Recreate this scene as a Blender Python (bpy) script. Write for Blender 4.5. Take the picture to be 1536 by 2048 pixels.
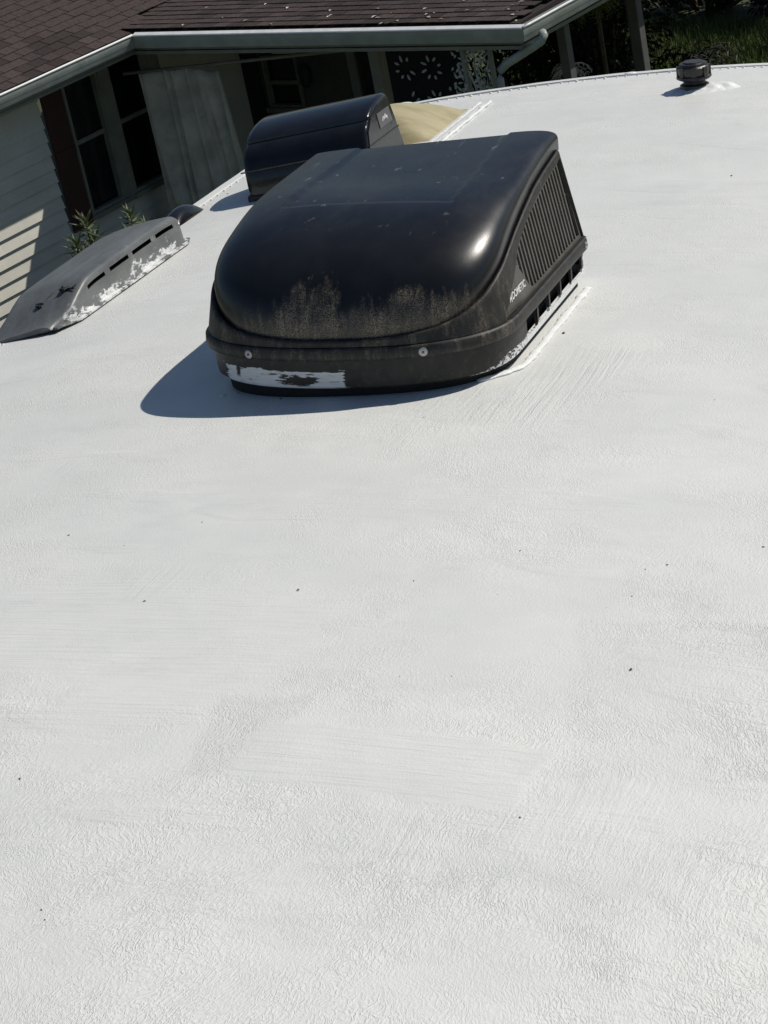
import bpy, bmesh, math, random
from mathutils import Matrix, Vector, noise as mnoise
random.seed(7)
for o in list(bpy.data.objects): bpy.data.objects.remove(o)
S = bpy.context.scene
COL = S.collection
# ------------------------------------------------------------------ camera, sky, sun, exposure
CAM_Z = 6.9
cd = bpy.data.cameras.new('camera'); cam = bpy.data.objects.new('camera', cd); COL.objects.link(cam)
CR = Matrix(((0.797185, -0.109757, 0.593675), (0.574542, 0.439997, -0.690148), (-0.185467, 0.891266, 0.413819)))
cam.matrix_world = Matrix.Translation((0, 0, CAM_Z)) @ CR.to_4x4()
cd.sensor_fit = 'VERTICAL'; cd.sensor_height = 24; cd.sensor_width = 18
cd.lens = 4555 / 2048 * 24
cd.clip_start = .05; cd.clip_end = 600
S.camera = cam
RVR = Matrix(((0.954736, -0.296823, 0.019386), (0.294430, 0.952288, 0.080360), (-0.042314, -0.071015, 0.996577)))
RVM = Matrix.Translation((-2.7794, 3.1406, 5.2560)) @ RVR.to_4x4()   # frame of the parked trailer's roof (it stands on a slope)
sun_dir = (RVR @ Vector((.60, .52, 1.0))).normalized()
W = bpy.data.worlds.new('World'); S.world = W; W.use_nodes = True
wn = W.node_tree.nodes; bg = wn['Background']
sky = wn.new('ShaderNodeTexSky'); sky.sky_type = 'NISHITA'; sky.sun_disc = False
sky.sun_elevation = math.asin(sun_dir.z); sky.sun_rotation = math.atan2(sun_dir.x, sun_dir.y)
sky.air_density = 1.0; sky.dust_density = .4; sky.ozone_density = 3.0
W.node_tree.links.new(sky.outputs[0], bg.inputs[0]); bg.inputs[1].default_value = .055
sl = bpy.data.lights.new('sun', 'SUN'); sl.energy = 3.75; sl.angle = math.radians(.53); sl.color = (1, .95, .87)
so = bpy.data.objects.new('sun', sl); COL.objects.link(so); so.rotation_euler = sun_dir.to_track_quat('Z', 'Y').to_euler(); so.location = (0, 0, 30)
S.view_settings.view_transform = 'Standard'; S.view_settings.look = 'None'
S.view_settings.exposure = 0.0; S.view_settings.gamma = 1
S.view_settings.use_curve_mapping = False
S.render.engine = 'CYCLES'
S.cycles.max_bounces = 6; S.cycles.diffuse_bounces = 3; S.cycles.glossy_bounces = 3; S.cycles.transmission_bounces = 2

# ------------------------------------------------------------------ helpers
def tag(o, label=None, cat=None, group=None, kind=None):
    if label: o['label'] = label
    if cat: o['category'] = cat
    if group: o['group'] = group
    if kind: o['kind'] = kind
    return o
def empty(name, mat=None):
    o = bpy.data.objects.new(name, None); COL.objects.link(o); o.empty_display_size = .1
    if mat is not None: o.matrix_world = mat
    return o
def link(name, me, mat=None, parent=None, mw=None, smooth=False):
    o = bpy.data.objects.new(name, me); COL.objects.link(o)
    if mat is not None and not me.materials: me.materials.append(mat)
    if parent is not None: o.parent = parent
    if mw is not None:
        if parent is not None: o.matrix_local = mw
        else: o.matrix_world = mw
    if smooth:
        for p in me.polygons: p.use_smooth = True
    return o
class MB:
    def __init__(s): s.v = []; s.f = []
    def add(s, vs, fs):
        b = len(s.v); s.v += [tuple(v) for v in vs]; s.f += [tuple(b + i for i in f) for f in fs]; return b
    def box(s, lo, hi, m=None, bev=0):
        x0, y0, z0 = lo; x1, y1, z1 = hi
        vs = [(x0,y0,z0),(x1,y0,z0),(x1,y1,z0),(x0,y1,z0),(x0,y0,z1),(x1,y0,z1),(x1,y1,z1),(x0,y1,z1)]
        if m is not None: vs = [m @ Vector(v) for v in vs]
        s.add(vs, [(0,3,2,1),(4,5,6,7),(0,1,5,4),(1,2,6,5),(2,3,7,6),(3,0,4,7)]); return s
    def grid(s, rows, skip=None, close=False):
        n = len(rows[0]); b = len(s.v)
        for r in rows: s.v += [tuple(p) for p in r]
        for i in range(len(rows) - 1):
            for j in range(n if close else n - 1):
                if skip and skip(i, j): continue
                k = (j + 1) % n
                s.f.append((b+i*n+j, b+i*n+k, b+(i+1)*n+k, b+(i+1)*n+j))
        return s
    def tube(s, pts, r, n=8, cap=True, flat=1.0):
        pts = [Vector(p) for p in pts]; rows = []
        rr = r if isinstance(r, (list, tuple)) else [r] * len(pts)
        up = Vector((0, 0, 1))
        for i, p in enumerate(pts):
            d = (pts[min(i+1, len(pts)-1)] - pts[max(i-1, 0)]).normalized()
            a = d.cross(up)
            if a.length < .1: a = d.cross(Vector((1, 0, 0)))
            a.normalize(); b2 = a.cross(d).normalized()
            rows.append([p + (a * math.cos(2*math.pi*k/n) + b2 * math.sin(2*math.pi*k/n) * flat) * rr[i] for k in range(n)])
        b = len(s.v); s.grid(rows, close=True)
        if cap:
            s.f.append(tuple(b + k for k in range(n)))
            s.f.append(tuple(b + (len(pts)-1)*n + k for k in reversed(range(n))))
        return s
    def lathe(s, prof, n=24, m=None, wob=None):
        rows = []
        for r, z in prof:
            row = []
            for k in range(n):
                a = 2*math.pi*k/n; q = r * (wob(a, z) if wob else 1)
                p = Vector((q*math.cos(a), q*math.sin(a), z)); row.append(m @ p if m is not None else p)
            rows.append(row)
        b = len(s.v); s.grid(rows, close=True)
        s.f.append(tuple(b + k for k in reversed(range(n)))); s.f.append(tuple(b + (len(prof)-1)*n + k for k in range(n)))
        return s
    def prism(s, poly, ax, a, b2):
        def P(u, v, w): return {0:(w,u,v), 1:(u,w,v), 2:(u,v,w)}[ax]
        n = len(poly); b = s.add([P(u,v,a) for u,v in poly] + [P(u,v,b2) for u,v in poly], [])
        s.f.append(tuple(b+i for i in range(n))); s.f.append(tuple(b+n+i for i in reversed(range(n))))
        for i in range(n): j = (i+1) % n; s.f.append((b+i, b+n+i, b+n+j, b+j))
        return s
    def mesh(s, name, fix=True):
        me = bpy.data.meshes.new(name); me.from_pydata(s.v, [], s.f)
        if fix:
            bm = bmesh.new(); bm.from_mesh(me); bmesh.ops.recalc_face_normals(bm, faces=bm.faces); bm.to_mesh(me); bm.free()
        return me
    def build(s, name, mat, parent=None, mw=None, smooth=False, bevel=0, sharp=None, fix=True):
        me = s.mesh(name, fix); o = link(name, me, mat, parent, mw, smooth)
        if sharp is not None:
            for p in me.polygons: p.use_smooth = True
            me.set_sharp_from_angle(angle=math.radians(sharp))
        if bevel:
            md = o.modifiers.new('bevel', 'BEVEL'); md.width = bevel; md.segments = 2; md.limit_method = 'ANGLE'; md.angle_limit = math.radians(40)
        return o
def interp(t, x):
    if x <= t[0][0]: return t[0][1]
    for (a, b), (c, d) in zip(t, t[1:]):
        if x <= c: return b + (d - b) * (x - a) / (c - a) if c > a else d
    return t[-1][1]
def sstep(a, b, x):
    t = max(0, min(1, (x - a) / (b - a))); return t*t*(3-2*t)
R = math.radians

# ------------------------------------------------------------------ node materials
class NT:
    def __init__(s, name):
        s.m = bpy.data.materials.new(name); s.m.use_nodes = True; s.t = s.m.node_tree
        s.b = s.t.nodes['Principled BSDF']; s.tc = s.t.nodes.new('ShaderNodeTexCoord'); s.obj = s.tc.outputs['Object']
    def put(s, i, v):
        if isinstance(v, bpy.types.NodeSocket): s.t.links.new(v, i)
        elif v is not None: i.default_value = v
    def math(s, op, a, b=None, clamp=False):
        n = s.t.nodes.new('ShaderNodeMath'); n.operation = op; n.use_clamp = clamp; s.put(n.inputs[0], a); s.put(n.inputs[1], b); return n.outputs[0]
    def xyz(s, v=None):
        n = s.t.nodes.new('ShaderNodeSeparateXYZ'); s.put(n.inputs[0], v if v is not None else s.obj); return n.outputs
    def map(s, scale=(1,1,1), rot=(0,0,0), loc=(0,0,0), v=None):
        n = s.t.nodes.new('ShaderNodeMapping'); s.put(n.inputs[0], v if v is not None else s.obj)
        n.inputs[1].default_value = loc; n.inputs[2].default_value = rot; n.inputs[3].default_value = scale; return n.outputs[0]
    def noise(s, scale, v=None, detail=3, rough=.5, dist=0):
        n = s.t.nodes.new('ShaderNodeTexNoise'); s.put(n.inputs['Vector'], v if v is not None else s.obj)
        n.inputs['Scale'].default_value = scale; n.inputs['Detail'].default_value = detail; n.inputs['Roughness'].default_value = rough; n.inputs['Distortion'].default_value = dist
        return n.outputs['Fac']
    def noisec(s, scale, v=None, detail=2):
        n = s.t.nodes.new('ShaderNodeTexNoise'); s.put(n.inputs['Vector'], v if v is not None else s.obj)
        n.inputs['Scale'].default_value = scale; n.inputs['Detail'].default_value = detail; return n.outputs['Color']
    def vadd(s, a, b, k):
        m = s.t.nodes.new('ShaderNodeVectorMath'); m.operation = 'MULTIPLY_ADD'; s.put(m.inputs[0], b); m.inputs[1].default_value = (k, k, k); s.put(m.inputs[2], a); return m.outputs[0]
    def ramp(s, f, a, b, smooth=True):
        n = s.t.nodes.new('ShaderNodeMapRange'); s.put(n.inputs[0], f); n.inputs[1].default_value = a; n.inputs[2].default_value = b
        n.interpolation_type = 'SMOOTHSTEP' if smooth else 'LINEAR'; return n.outputs[0]
    def mix(s, f, a, b):
        n = s.t.nodes.new('ShaderNodeMix'); n.data_type = 'RGBA'; s.put(n.inputs[0], f)
        for k, c in ((6, a), (7, b)): s.put(n.inputs[k], (*c, 1) if isinstance(c, tuple) else c)
        return n.outputs[2]
    def mixf(s, f, a, b):
        n = s.t.nodes.new('ShaderNodeMix'); n.data_type = 'FLOAT'; s.put(n.inputs[0], f); s.put(n.inputs[2], a); s.put(n.inputs[3], b); return n.outputs[0]
    def bump(s, h, dist, strength=1, prev=None):
        n = s.t.nodes.new('ShaderNodeBump'); n.inputs['Strength'].default_value = strength; n.inputs['Distance'].default_value = dist
        s.put(n.inputs['Height'], h)
        if prev is not None: s.put(n.inputs['Normal'], prev)
        return n.outputs[0]
    def out(s, col=None, rough=None, normal=None, spec=None, metal=None):
        if isinstance(col, tuple): col = (*col, 1)
        s.put(s.b.inputs['Base Color'], col); s.put(s.b.inputs['Roughness'], rough); s.put(s.b.inputs['Normal'], normal)
        s.put(s.b.inputs['Specular IOR Level'], spec); s.put(s.b.inputs['Metallic'], metal); return s.m
def simple(name, col, rough=.6, var=.12, scale=8, bump=0, bscale=60, metal=0, spec=.5, rnd=0):
    n = NT(name); f = n.noise(scale, detail=5, rough=.6)
    a = tuple(c*(1-var) for c in col); b = tuple(min(1, c*(1+var)) for c in col)
    c = n.mix(n.ramp(f, .3, .7), a, b)
    if rnd:
        oi = n.t.nodes.new('ShaderNodeObjectInfo'); h = n.t.nodes.new('ShaderNodeHueSaturation'); n.put(h.inputs['Color'], c)
        n.put(h.inputs['Value'], n.mixf(oi.outputs['Random'], 1-rnd, 1+rnd)); c = h.outputs[0]
    nm = n.bump(n.noise(bscale, detail=4), bump) if bump else None
    return n.out(c, n.mixf(f, max(.02, rough-.08), min(1, rough+.08)), nm, spec, metal)

def roof_coat():
    n = NT('white roof coating')
    # thick roller paint: worm-like ridges in turning directions, brushed streak patches, laps
    lo = n.noisec(2.3); warp = n.vadd(n.obj, lo, .22); w2 = n.vadd(warp, n.noisec(26), .022); ew = n.vadd(n.obj, n.noisec(9, detail=3), .085)
    def ridged(v, scale, det=2):
        f = n.noise(scale, v, det, .55); return n.math('SUBTRACT', 1, n.math('MULTIPLY', n.math('ABSOLUTE', n.math('SUBTRACT', f, .5)), 3.4), True)
    def rect(cx, cy, hx, hy, rot, soft=.012):
        c, s_ = math.cos(R(rot)), math.sin(R(rot))
        m = n.t.nodes.new('ShaderNodeMapping'); m.vector_type = 'TEXTURE'; n.put(m.inputs[0], ew)
        m.inputs[1].default_value = (cx+.042, cy+.042, 0); m.inputs[2].default_value = (0, 0, R(rot)); x, y, z = n.xyz(m.outputs[0])
        d = n.math('MAXIMUM', n.math('SUBTRACT', n.math('ABSOLUTE', x), hx), n.math('SUBTRACT', n.math('ABSOLUTE', y), hy)); return n.ramp(d, soft, -soft)
    r1 = ridged(n.map((1, .30, 1), (0, 0, R(14)), v=w2), 195)
    r2 = ridged(n.map((1, .38, 1), (0, 0, R(-40)), (3, 1, 0), v=w2), 170)
    r3 = n.noise(310, n.map((1, .6, 1), (0, 0, R(10)), v=w2), 2, .65)
    m = n.ramp(n.noise(3.4, n.map(loc=(4, 9, 0)), 3, .6), .45, .55)
    rid = n.math('POWER', n.mixf(m, r1, r2), 4.2)
    x, y, z = n.xyz()
    amp = n.ramp(n.noise(2.4, n.map(loc=(1, 2, 0)), 3, .7), .34, .64)
    amp = n.math('ADD', n.math('MULTIPLY', n.math('POWER', amp, 1.4), .75), n.math('MULTIPLY', n.ramp(n.math('ADD', y, n.math('MULTIPLY', n.noise(3, detail=1), .6)), -.75, -1.25), .40))
    pA = rect(.60, -1.40, .21, .085, -3); pB = rect(.06, -1.04, .30, .17, -8, .05); pC = rect(.44, .09, .075, .22, -16, .05); pD = rect(.38, -1.365, .065, .115, 8); pR = rect(.97, -1.13, .17, .24, 12); pE = rect(-.30, -.35, .30, .10, 20, .05)
    rough_p = n.math('MAXIMUM', pD, pR); smooth_p = n.math('MAXIMUM', pA, n.math('MULTIPLY', pB, .85))
    amp = n.math('ADD', amp, n.math('MULTIPLY', rough_p, .45)); amp = n.math('MULTIPLY', amp, n.math('SUBTRACT', 1, n.math('MULTIPLY', smooth_p, .85)))
    st = n.math('MULTIPLY', n.math('ADD', n.math('MULTIPLY', rid, .56), n.math('MULTIPLY', r3, .92)), n.math('ADD', amp, .24))
    b1 = n.noise(120, n.map((.035, 1, 1), (0, 0, R(5)), v=n.vadd(n.obj, lo, .03)), 2, .65)
    b2 = n.noise(120, n.map((1, .035, 1), (0, 0, R(16)), (7, 3, 0), v=n.vadd(n.obj, lo, .03)), 2, .65)
    bm1 = n.ramp(n.noise(2.6, n.map((.6, 1.6, 1), loc=(11, 3, 0)), 2, .65), .56, .61)
    bm1 = n.math('MAXIMUM', n.math('MULTIPLY', bm1, .7), smooth_p); bm2 = n.math('MAXIMUM', n.math('MULTIPLY', n.ramp(n.noise(1.9, n.map(loc=(21, 17, 0)), 2, .6), .60, .66), .5), pC)
    h = n.math('MULTIPLY', st, .00102)
    h = n.math('ADD', h, n.math('MULTIPLY', n.math('MULTIPLY', b1, bm1), .0026)); h = n.math('ADD', h, n.math('MULTIPLY', n.math('MULTIPLY', b2, bm2), .0030))
    h = n.math('ADD', h, n.math('MULTIPLY', n.noise(8, detail=2), .0009))
    bump = n.bump(h, 1.0, 1.0)
    tone = n.ramp(n.noise(1.7, n.map((1, 1.4, 1), (0, 0, R(20))), 6, .65), .3, .7)
    c = n.mix(tone, (.684, .693, .666), (.752, .754, .722))
    thin = n.math('MULTIPLY', n.ramp(n.noise(5.5, n.map((.5, 1.2, 1), (0, 0, R(10)), (2, 8, 0)), 6, .75), .52, .74), .44)
    thin = n.math('ADD', thin, n.math('MULTIPLY', n.math('MAXIMUM', pD, n.math('MULTIPLY', pR, .6)), .26))
    thin = n.math('ADD', thin, n.math('MULTIPLY', rect(.81, -1.632, .24, .008, -4, .022), .30))
    thin = n.math('MULTIPLY', thin, n.math('SUBTRACT', 1, n.math('MULTIPLY', pA, .8)))
    c = n.mix(thin, c, (.585, .596, .584))
    mot = n.ramp(n.noise(14, w2, 4, .7), .35, .7); c = n.mix(n.math('MULTIPLY', mot, .16), c, (.60, .612, .60))
    sp = n.ramp(n.noise(120, n.map(loc=(5, 5, 5)), 1), .80, .84)
    c = n.mix(n.math('MULTIPLY', sp, .5), c, (.35, .34, .31))
    return n.out(c, n.mixf(amp, .40, .56), bump, .4)
def ac_plastic(kind):
    n = NT('weathered black plastic ' + kind); x, y, z = n.xyz()
    fine = n.noise(420, detail=3, rough=.7); mid = n.noise(26, detail=4, rough=.6); big = n.noise(7, detail=4, rough=.6)
    if kind == 'dome':
        c = n.mix(n.ramp(big, .35, .7), (.007, .0075, .009), (.013, .0135, .015))
        streak = n.noise(15, n.map((1.6, .9, .16)), 5, .7)
        streak2 = n.noise(60, n.map((1.5, .8, .12), loc=(3, 0, 1)), 4, .7)
        lim = n.math('ADD', n.math('ADD', .030, n.math('MULTIPLY', n.noise(5, n.map((1, .3, .05), loc=(9, 0, 0)), 2), .085)), n.math('ADD', n.math('MULTIPLY', streak, .17), n.math('MULTIPLY', streak2, .075)))
        t1 = n.math('MULTIPLY', n.ramp(n.math('ABSOLUTE', n.math('ADD', x, .045)), .10, .0), .040); t2 = n.math('MULTIPLY', n.ramp(n.math('ABSOLUTE', n.math('SUBTRACT', x, .175)), .08, .0), .040)
        lim = n.math('ADD', n.math('SUBTRACT', lim, .010), n.math('ADD', t1, t2))
        e = n.math('MULTIPLY', n.math('SUBTRACT', lim, z), 30, True); e = n.math('MULTIPLY', e, n.mixf(n.ramp(n.noise(17, n.map((1, 1, .5), loc=(4, 4, 4)), 3, .6), .36, .62), .45, 1))
        e = n.math('MULTIPLY', e, n.ramp(y, .26, .10)); e = n.math('MULTIPLY', e, n.ramp(x, -.27, -.12))
        e = n.math('MULTIPLY', e, n.ramp(fine, .38, .66)); e = n.math('MULTIPLY', e, n.mixf(n.ramp(streak2, .3, .7), .35, 1))
        c = n.mix(n.math('MULTIPLY', e, .9), c, (.44, .36, .25))
        # pale sun-chalked dust lying on the flat top
        top = n.math('MULTIPLY', n.ramp(z, .285, .31), n.ramp(n.noise(9, n.map((1, .5, 1)), 5, .7), .38, .75))
        c = n.mix(n.math('MULTIPLY', top, .16), c, (.10, .105, .115))
        scr = n.math('MULTIPLY', n.ramp(n.noise(55, n.map((1, .05, 1), (0, 0, R(35))), 2), .66, .72), n.ramp(n.noise(6, detail=2), .5, .62)); c = n.mix(n.math('MULTIPLY', n.math('MULTIPLY', scr, n.ramp(z, .27, .29)), .4), c, (.12, .12, .12))
        blot = n.ramp(n.noise(38, n.map((1, .6, 1), loc=(2, 2, 2)), 3), .66, .74)
        c = n.mix(n.math('MULTIPLY', n.math('MULTIPLY', blot, n.ramp(z, .29, .305)), .35), c, (.26, .26, .25))
        rough = n.mixf(e, n.mixf(top, n.mixf(mid, .25, .36), .40), .85)
        return n.out(c, rough, n.bump(n.math('ADD', n.math('MULTIPLY', fine, .3), n.noise(11, detail=2)), .0009, .6), .5)
    if kind == 'side':
        c = n.mix(n.ramp(mid, .3, .7), (.078, .072, .064), (.115, .107, .095))  # lighter than the band: sunlight on this side is in the colour
        sd = n.math('MULTIPLY', n.ramp(n.noise(70, detail=4, rough=.7), .48, .7), n.ramp(fine, .42, .68)); sd = n.math('MULTIPLY', sd, n.ramp(y, .24, .12))
        c = n.mix(n.math('MULTIPLY', n.ramp(fine, .55, .75), .35), c, (.15, .135, .11)); c = n.mix(n.math('MULTIPLY', sd, .7), c, (.26, .22, .16))
        return n.out(c, n.mixf(mid, .48, .62), n.bump(fine, .0005, .5), .4)
    # pan and band: grime plus white coating smeared on by the brush
    c = n.mix(n.ramp(mid, .3, .7), (.013, .0125, .0115), (.028, .026, .023))  # darker than the side panels: shade on the front is in the colour
    g = n.math('MULTIPLY', n.ramp(n.noise(70, n.map((1, 1, .7)), 4, .7), .5, .72), n.ramp(fine, .35, .65))
    c = n.mix(n.math('MULTIPLY', g, .45), c, (.13, .115, .09))
    if kind == 'band':
        sd = n.math('MULTIPLY', n.ramp(n.noise(30, n.map((1.5, 1.5, .4)), 5, .7), .46, .66), n.ramp(fine, .40, .66)); sd = n.math('MULTIPLY', sd, n.ramp(y, .30, .14)); c = n.mix(n.math('MULTIPLY', sd, .75), c, (.24, .20, .145))
    if kind == 'pan':
        nz = n.math('SUBTRACT', n.noise(22, n.map((1, 1, 2.2)), 5, .65), .5); nf = n.math('SUBTRACT', n.noise(60, n.map((.22, 1, 2.6)), 4, .7), .5)
        # front smear
        def inside(v, lo, hi, k): return n.math('MINIMUM', n.math('MULTIPLY', n.math('SUBTRACT', v, lo), k), n.math('MULTIPLY', n.math('SUBTRACT', hi, v), k))
        d = n.math('MINIMUM', inside(x, -.262, .025, 1), inside(z, .017, .058, 1.5))
        d = n.math('ADD', d, n.math('ADD', n.math('MULTIPLY', nz, .028), n.math('MULTIPLY', nf, .034)))
        m1 = n.ramp(d, .004, .0065)
        hx = n.math('MULTIPLY', n.math('ADD', x, .075), 1); hz = n.math('MULTIPLY', n.math('SUBTRACT', z, .036), 3.4)
        hr = n.math('SQRT', n.math('ADD', n.math('MULTIPLY', hx, hx), n.math('MULTIPLY', hz, hz)))
        hole = n.ramp(n.math('ADD', hr, n.math('MULTIPLY', n.math('ADD', nz, nf), .11)), .032, .040)
        bar = n.ramp(n.math('ABSOLUTE', n.math('ADD', n.math('ADD', x, .222), n.math('MULTIPLY', nz, .02))), .003, .007)
        m1 = n.math('MULTIPLY', n.math('MULTIPLY', m1, hole), n.mixf(n.ramp(z, .030, .040), 1, bar)); m1 = n.math('MULTIPLY', m1, n.math('MULTIPLY', n.ramp(y, .2, .15), n.ramp(n.math('ADD', nf, n.math('MULTIPLY', nz, .4)), -.19, -.10)))
        low = n.ramp(n.math('ADD', z, n.math('MULTIPLY', nz, .012)), .0235, .0215); low = n.math('MULTIPLY', low, n.math('MULTIPLY', n.ramp(x, .04, -.02), n.ramp(y, .2, .15)))
        # smear along the open side
        lim = n.math('ADD', n.math('MULTIPLY', n.ramp(y, .04, .20), .024), .016)
        s1 = n.ramp(n.math('ADD', n.math('SUBTRACT', lim, z), n.math('ADD', n.math('MULTIPLY', nz, .03), n.math('MULTIPLY', nf, .012))), -.001, .003)
        s1 = n.math('MULTIPLY', s1, n.math('MULTIPLY', n.ramp(x, .24, .30), n.mixf(n.ramp(y, .3, .2), 1, n.ramp(n.noise(150, detail=2), .42, .52))))
        rear = n.math('MULTIPLY', n.ramp(n.math('ADD', y, n.math('MULTIPLY', nz, .05)), .715, .73), n.ramp(x, .3, .32))
        pm = n.math('MAXIMUM', n.math('MAXIMUM', m1, low), n.math('MAXIMUM', s1, rear))
        c = n.mix(pm, c, n.mix(n.ramp(nf, -.2, .2), (.66, .68, .68), (.80, .81, .80)))
        return n.out(c, n.mixf(pm, .5, .6), n.bump(n.math('ADD', n.math('MULTIPLY', pm, .6), n.math('MULTIPLY', nf, .8)), .0012, .6), .4)
    return n.out(c, n.mixf(mid, .45, .62), n.bump(fine, .0006, .6), .4)
def vent_plastic():
    n = NT('weathered grey plastic'); x, y, z = n.xyz()
    c = n.mix(n.ramp(n.noise(9, n.map((1.6, .35, 1)), 6, .7), .3, .7), (.088, .094, .094), (.160, .168, .166))
    c = n.mix(n.math('MULTIPLY', n.ramp(n.noise(30, detail=4), .6, .75), .35), c, (.26, .265, .25))
    nz = n.math('SUBTRACT', n.noise(16, n.map((1, .8, 1.6)), 5, .7), .5); nf = n.math('SUBTRACT', n.noise(42, n.map((1.6, .6, 1.4)), 4, .7), .5)
    lim = n.math('ADD', -.062, n.math('MULTIPLY', nz, .17)); d = n.math('SUBTRACT', n.math('ADD', lim, n.math('MULTIPLY', nf, .11)), z)
    pm = n.math('MULTIPLY', n.mixf(n.ramp(n.noise(90, n.map((1, .35, 1)), 3, .7), .35, .6), .55, 1), n.math('MULTIPLY', n.ramp(d, -.004, .010), n.ramp(x, -.992, -.982)))
    pm = n.math('MULTIPLY', pm, n.ramp(n.math('ADD', y, n.math('MULTIPLY', nz, .1)), .72, .76))
    c = n.mix(pm, c, (.74, .75, .74))
    return n.out(c, n.mixf(pm, .40, .6), n.bump(n.math('ADD', n.noise(60, detail=4), n.math('MULTIPLY', pm, .8)), .0012, .6), .4)
M = {}
M['coat'] = roof_coat(); M['dome'] = ac_plastic('dome'); M['side'] = ac_plastic('side'); M['band'] = ac_plastic('band'); M['pan'] = ac_plastic('pan')
M['ventgrey'] = vent_plastic()
M['void'] = simple('dark cavity', (.004, .004, .004), .9, .1)
M['rubber'] = simple('black foam rubber', (.012, .012, .012), .85, .3, 60, .001, 200)
M['gloss'] = simple('glossy black plastic', (.010, .0105, .013), .17, .25, 14, .0006, 40)
M['greyplate'] = simple('grey label film', (.10, .10, .105), .4, .1)
M['letter'] = simple('white lettering', (.72, .72, .70), .5, .06)
M['zinc'] = simple('dull zinc washer', (.42, .42, .42), .42, .15, 60, 0, 60, .6)
M['darkmetal'] = simple('dark screw head', (.08, .08, .08), .4, .2, 60, 0, 60, .8)
M['whitepaint'] = simple('thick white sealant', (.78, .79, .77), .5, .06, 30, .0012, 90)
M['cap'] = simple('sunburnt black plastic', (.028, .025, .024), .38, .4, 40, .001, 120)
M['scrap'] = simple('black wire', (.008, .008, .009), .5, .2)
M['crumb'] = simple('dark grit', (.09, .082, .07), .9, .4, 200, 0, 60, 0, .3, .4)
def skylight_mat():
    n = NT('yellowed skylight plastic'); f = n.noise(6, n.map((1, 3, 1)), 5, .65)
    c = n.mix(n.ramp(f, .3, .7), (.36, .305, .16), (.48, .42, .25)); c = n.mix(n.math('MULTIPLY', n.ramp(n.noise(60, detail=4), .6, .75), .3), c, (.33, .27, .14))
    n.b.inputs['Subsurface Weight'].default_value = .15; n.b.inputs['Subsurface Radius'].default_value = (.02, .015, .006)
    return n.out(c, n.mixf(f, .32, .5), n.bump(n.noise(40, detail=4), .001, .5))
M['sky'] = skylight_mat()
M['shingle'] = simple('brown asphalt shingle', (.053, .039, .036), .9, .3, 40, .003, 300, 0, .25, .38)
M['felt'] = simple('dark roofing felt', (.02, .014, .012), .95, .2)
M['gutter'] = simple('shade toned white gutter paint', (.36, .39, .36), .45, .14, 5, .0015, 30)  # same white paint as the lip, darkened to stand for shade
M['siding'] = simple('cream vinyl siding', (.68, .655, .58), .55, .07, 3, .001, 40, 0, .4, .05)
M['lip'] = simple('sunlit toned white gutter paint', (.80, .80, .77), .4, .08, 12, .001, 60)  # same paint as the gutter face, kept brighter as its sunlit edge
M['trim'] = simple('off white trim paint', (.22, .22, .18), .55, .12, 6)
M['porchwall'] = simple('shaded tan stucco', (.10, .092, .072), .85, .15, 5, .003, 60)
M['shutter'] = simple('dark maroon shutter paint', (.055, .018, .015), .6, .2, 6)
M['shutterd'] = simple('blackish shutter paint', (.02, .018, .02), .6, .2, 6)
M['glass'] = simple('dark window glass', (.006, .007, .008), .06, .1, 3, 0, 60, 0, .5)
M['curtain'] = simple('sun bleached grey curtain cloth', (.50, .48, .41), .9, .2, 5, .002, 200)
M['iron'] = simple('pale painted ironwork', (.46, .46, .42), .6, .2, 10)
M['petal'] = simple('white painted breeze petals', (.42, .42, .40), .6, .08, 10)
M['post'] = simple('grey painted post', (.10, .096, .088), .6, .15, 6)
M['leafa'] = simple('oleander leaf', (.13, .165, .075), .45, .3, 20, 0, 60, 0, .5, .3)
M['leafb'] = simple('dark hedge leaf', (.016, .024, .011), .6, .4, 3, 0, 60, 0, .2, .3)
M['leafy'] = simple('yellow green fern frond', (.20, .20, .05), .55, .3, 20)
M['bark'] = simple('brown bark', (.09, .065, .045), .9, .3, 20, .01, 30)
M['dry'] = simple('pale dry leaf', (.55, .50, .42), .8, .2, 60, 0, 60, 0, .3, .3)
def ground_mat():
    n = NT('lawn and soil'); f = n.noise(.8, detail=6, rough=.65)
    c = n.mix(n.ramp(f, .35, .65), (.035, .050, .014), (.075, .085, .028)); c = n.mix(n.ramp(n.noise(3.1, detail=5), .55, .7), c, (.09, .07, .045))
    return n.out(c, .9, n.bump(n.noise(40, detail=4), .03, .8))
M['ground'] = ground_mat()
M['grass'] = simple('grass blades', (.10, .135, .03), .55, .35, 2)
M['body'] = simple('tan fibreglass trailer wall', (.30, .27, .22), .35, .05, 2)
M['tyre'] = simple('black tyre', (.02, .02, .02), .85, .2, 10)
M['rim'] = simple('steel wheel rim', (.45, .45, .45), .4, .1, 8, 0, 60, .8)

# ------------------------------------------------------------------ ground
def terr(x, y):
    s = -.65*x + .76*y
    z = interp([(-80, 3.2), (-10, 3.0), (4, 2.1), (9, 1.65), (17, 0), (200, 0)], s)
    return z + .05*mnoise.noise(Vector((x*.25, y*.25, 0)))
mb = MB(); N = 120
def gx(i): t = i/N*2-1; return 200*t*abs(t)**1.2
mb.grid([[(gx(j)-6, gx(i)+10, terr(gx(j)-6, gx(i)+10)) for j in range(N+1)] for i in range(N+1)])
tag(mb.build('ground', M['ground'], smooth=True), kind='structure')

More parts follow.
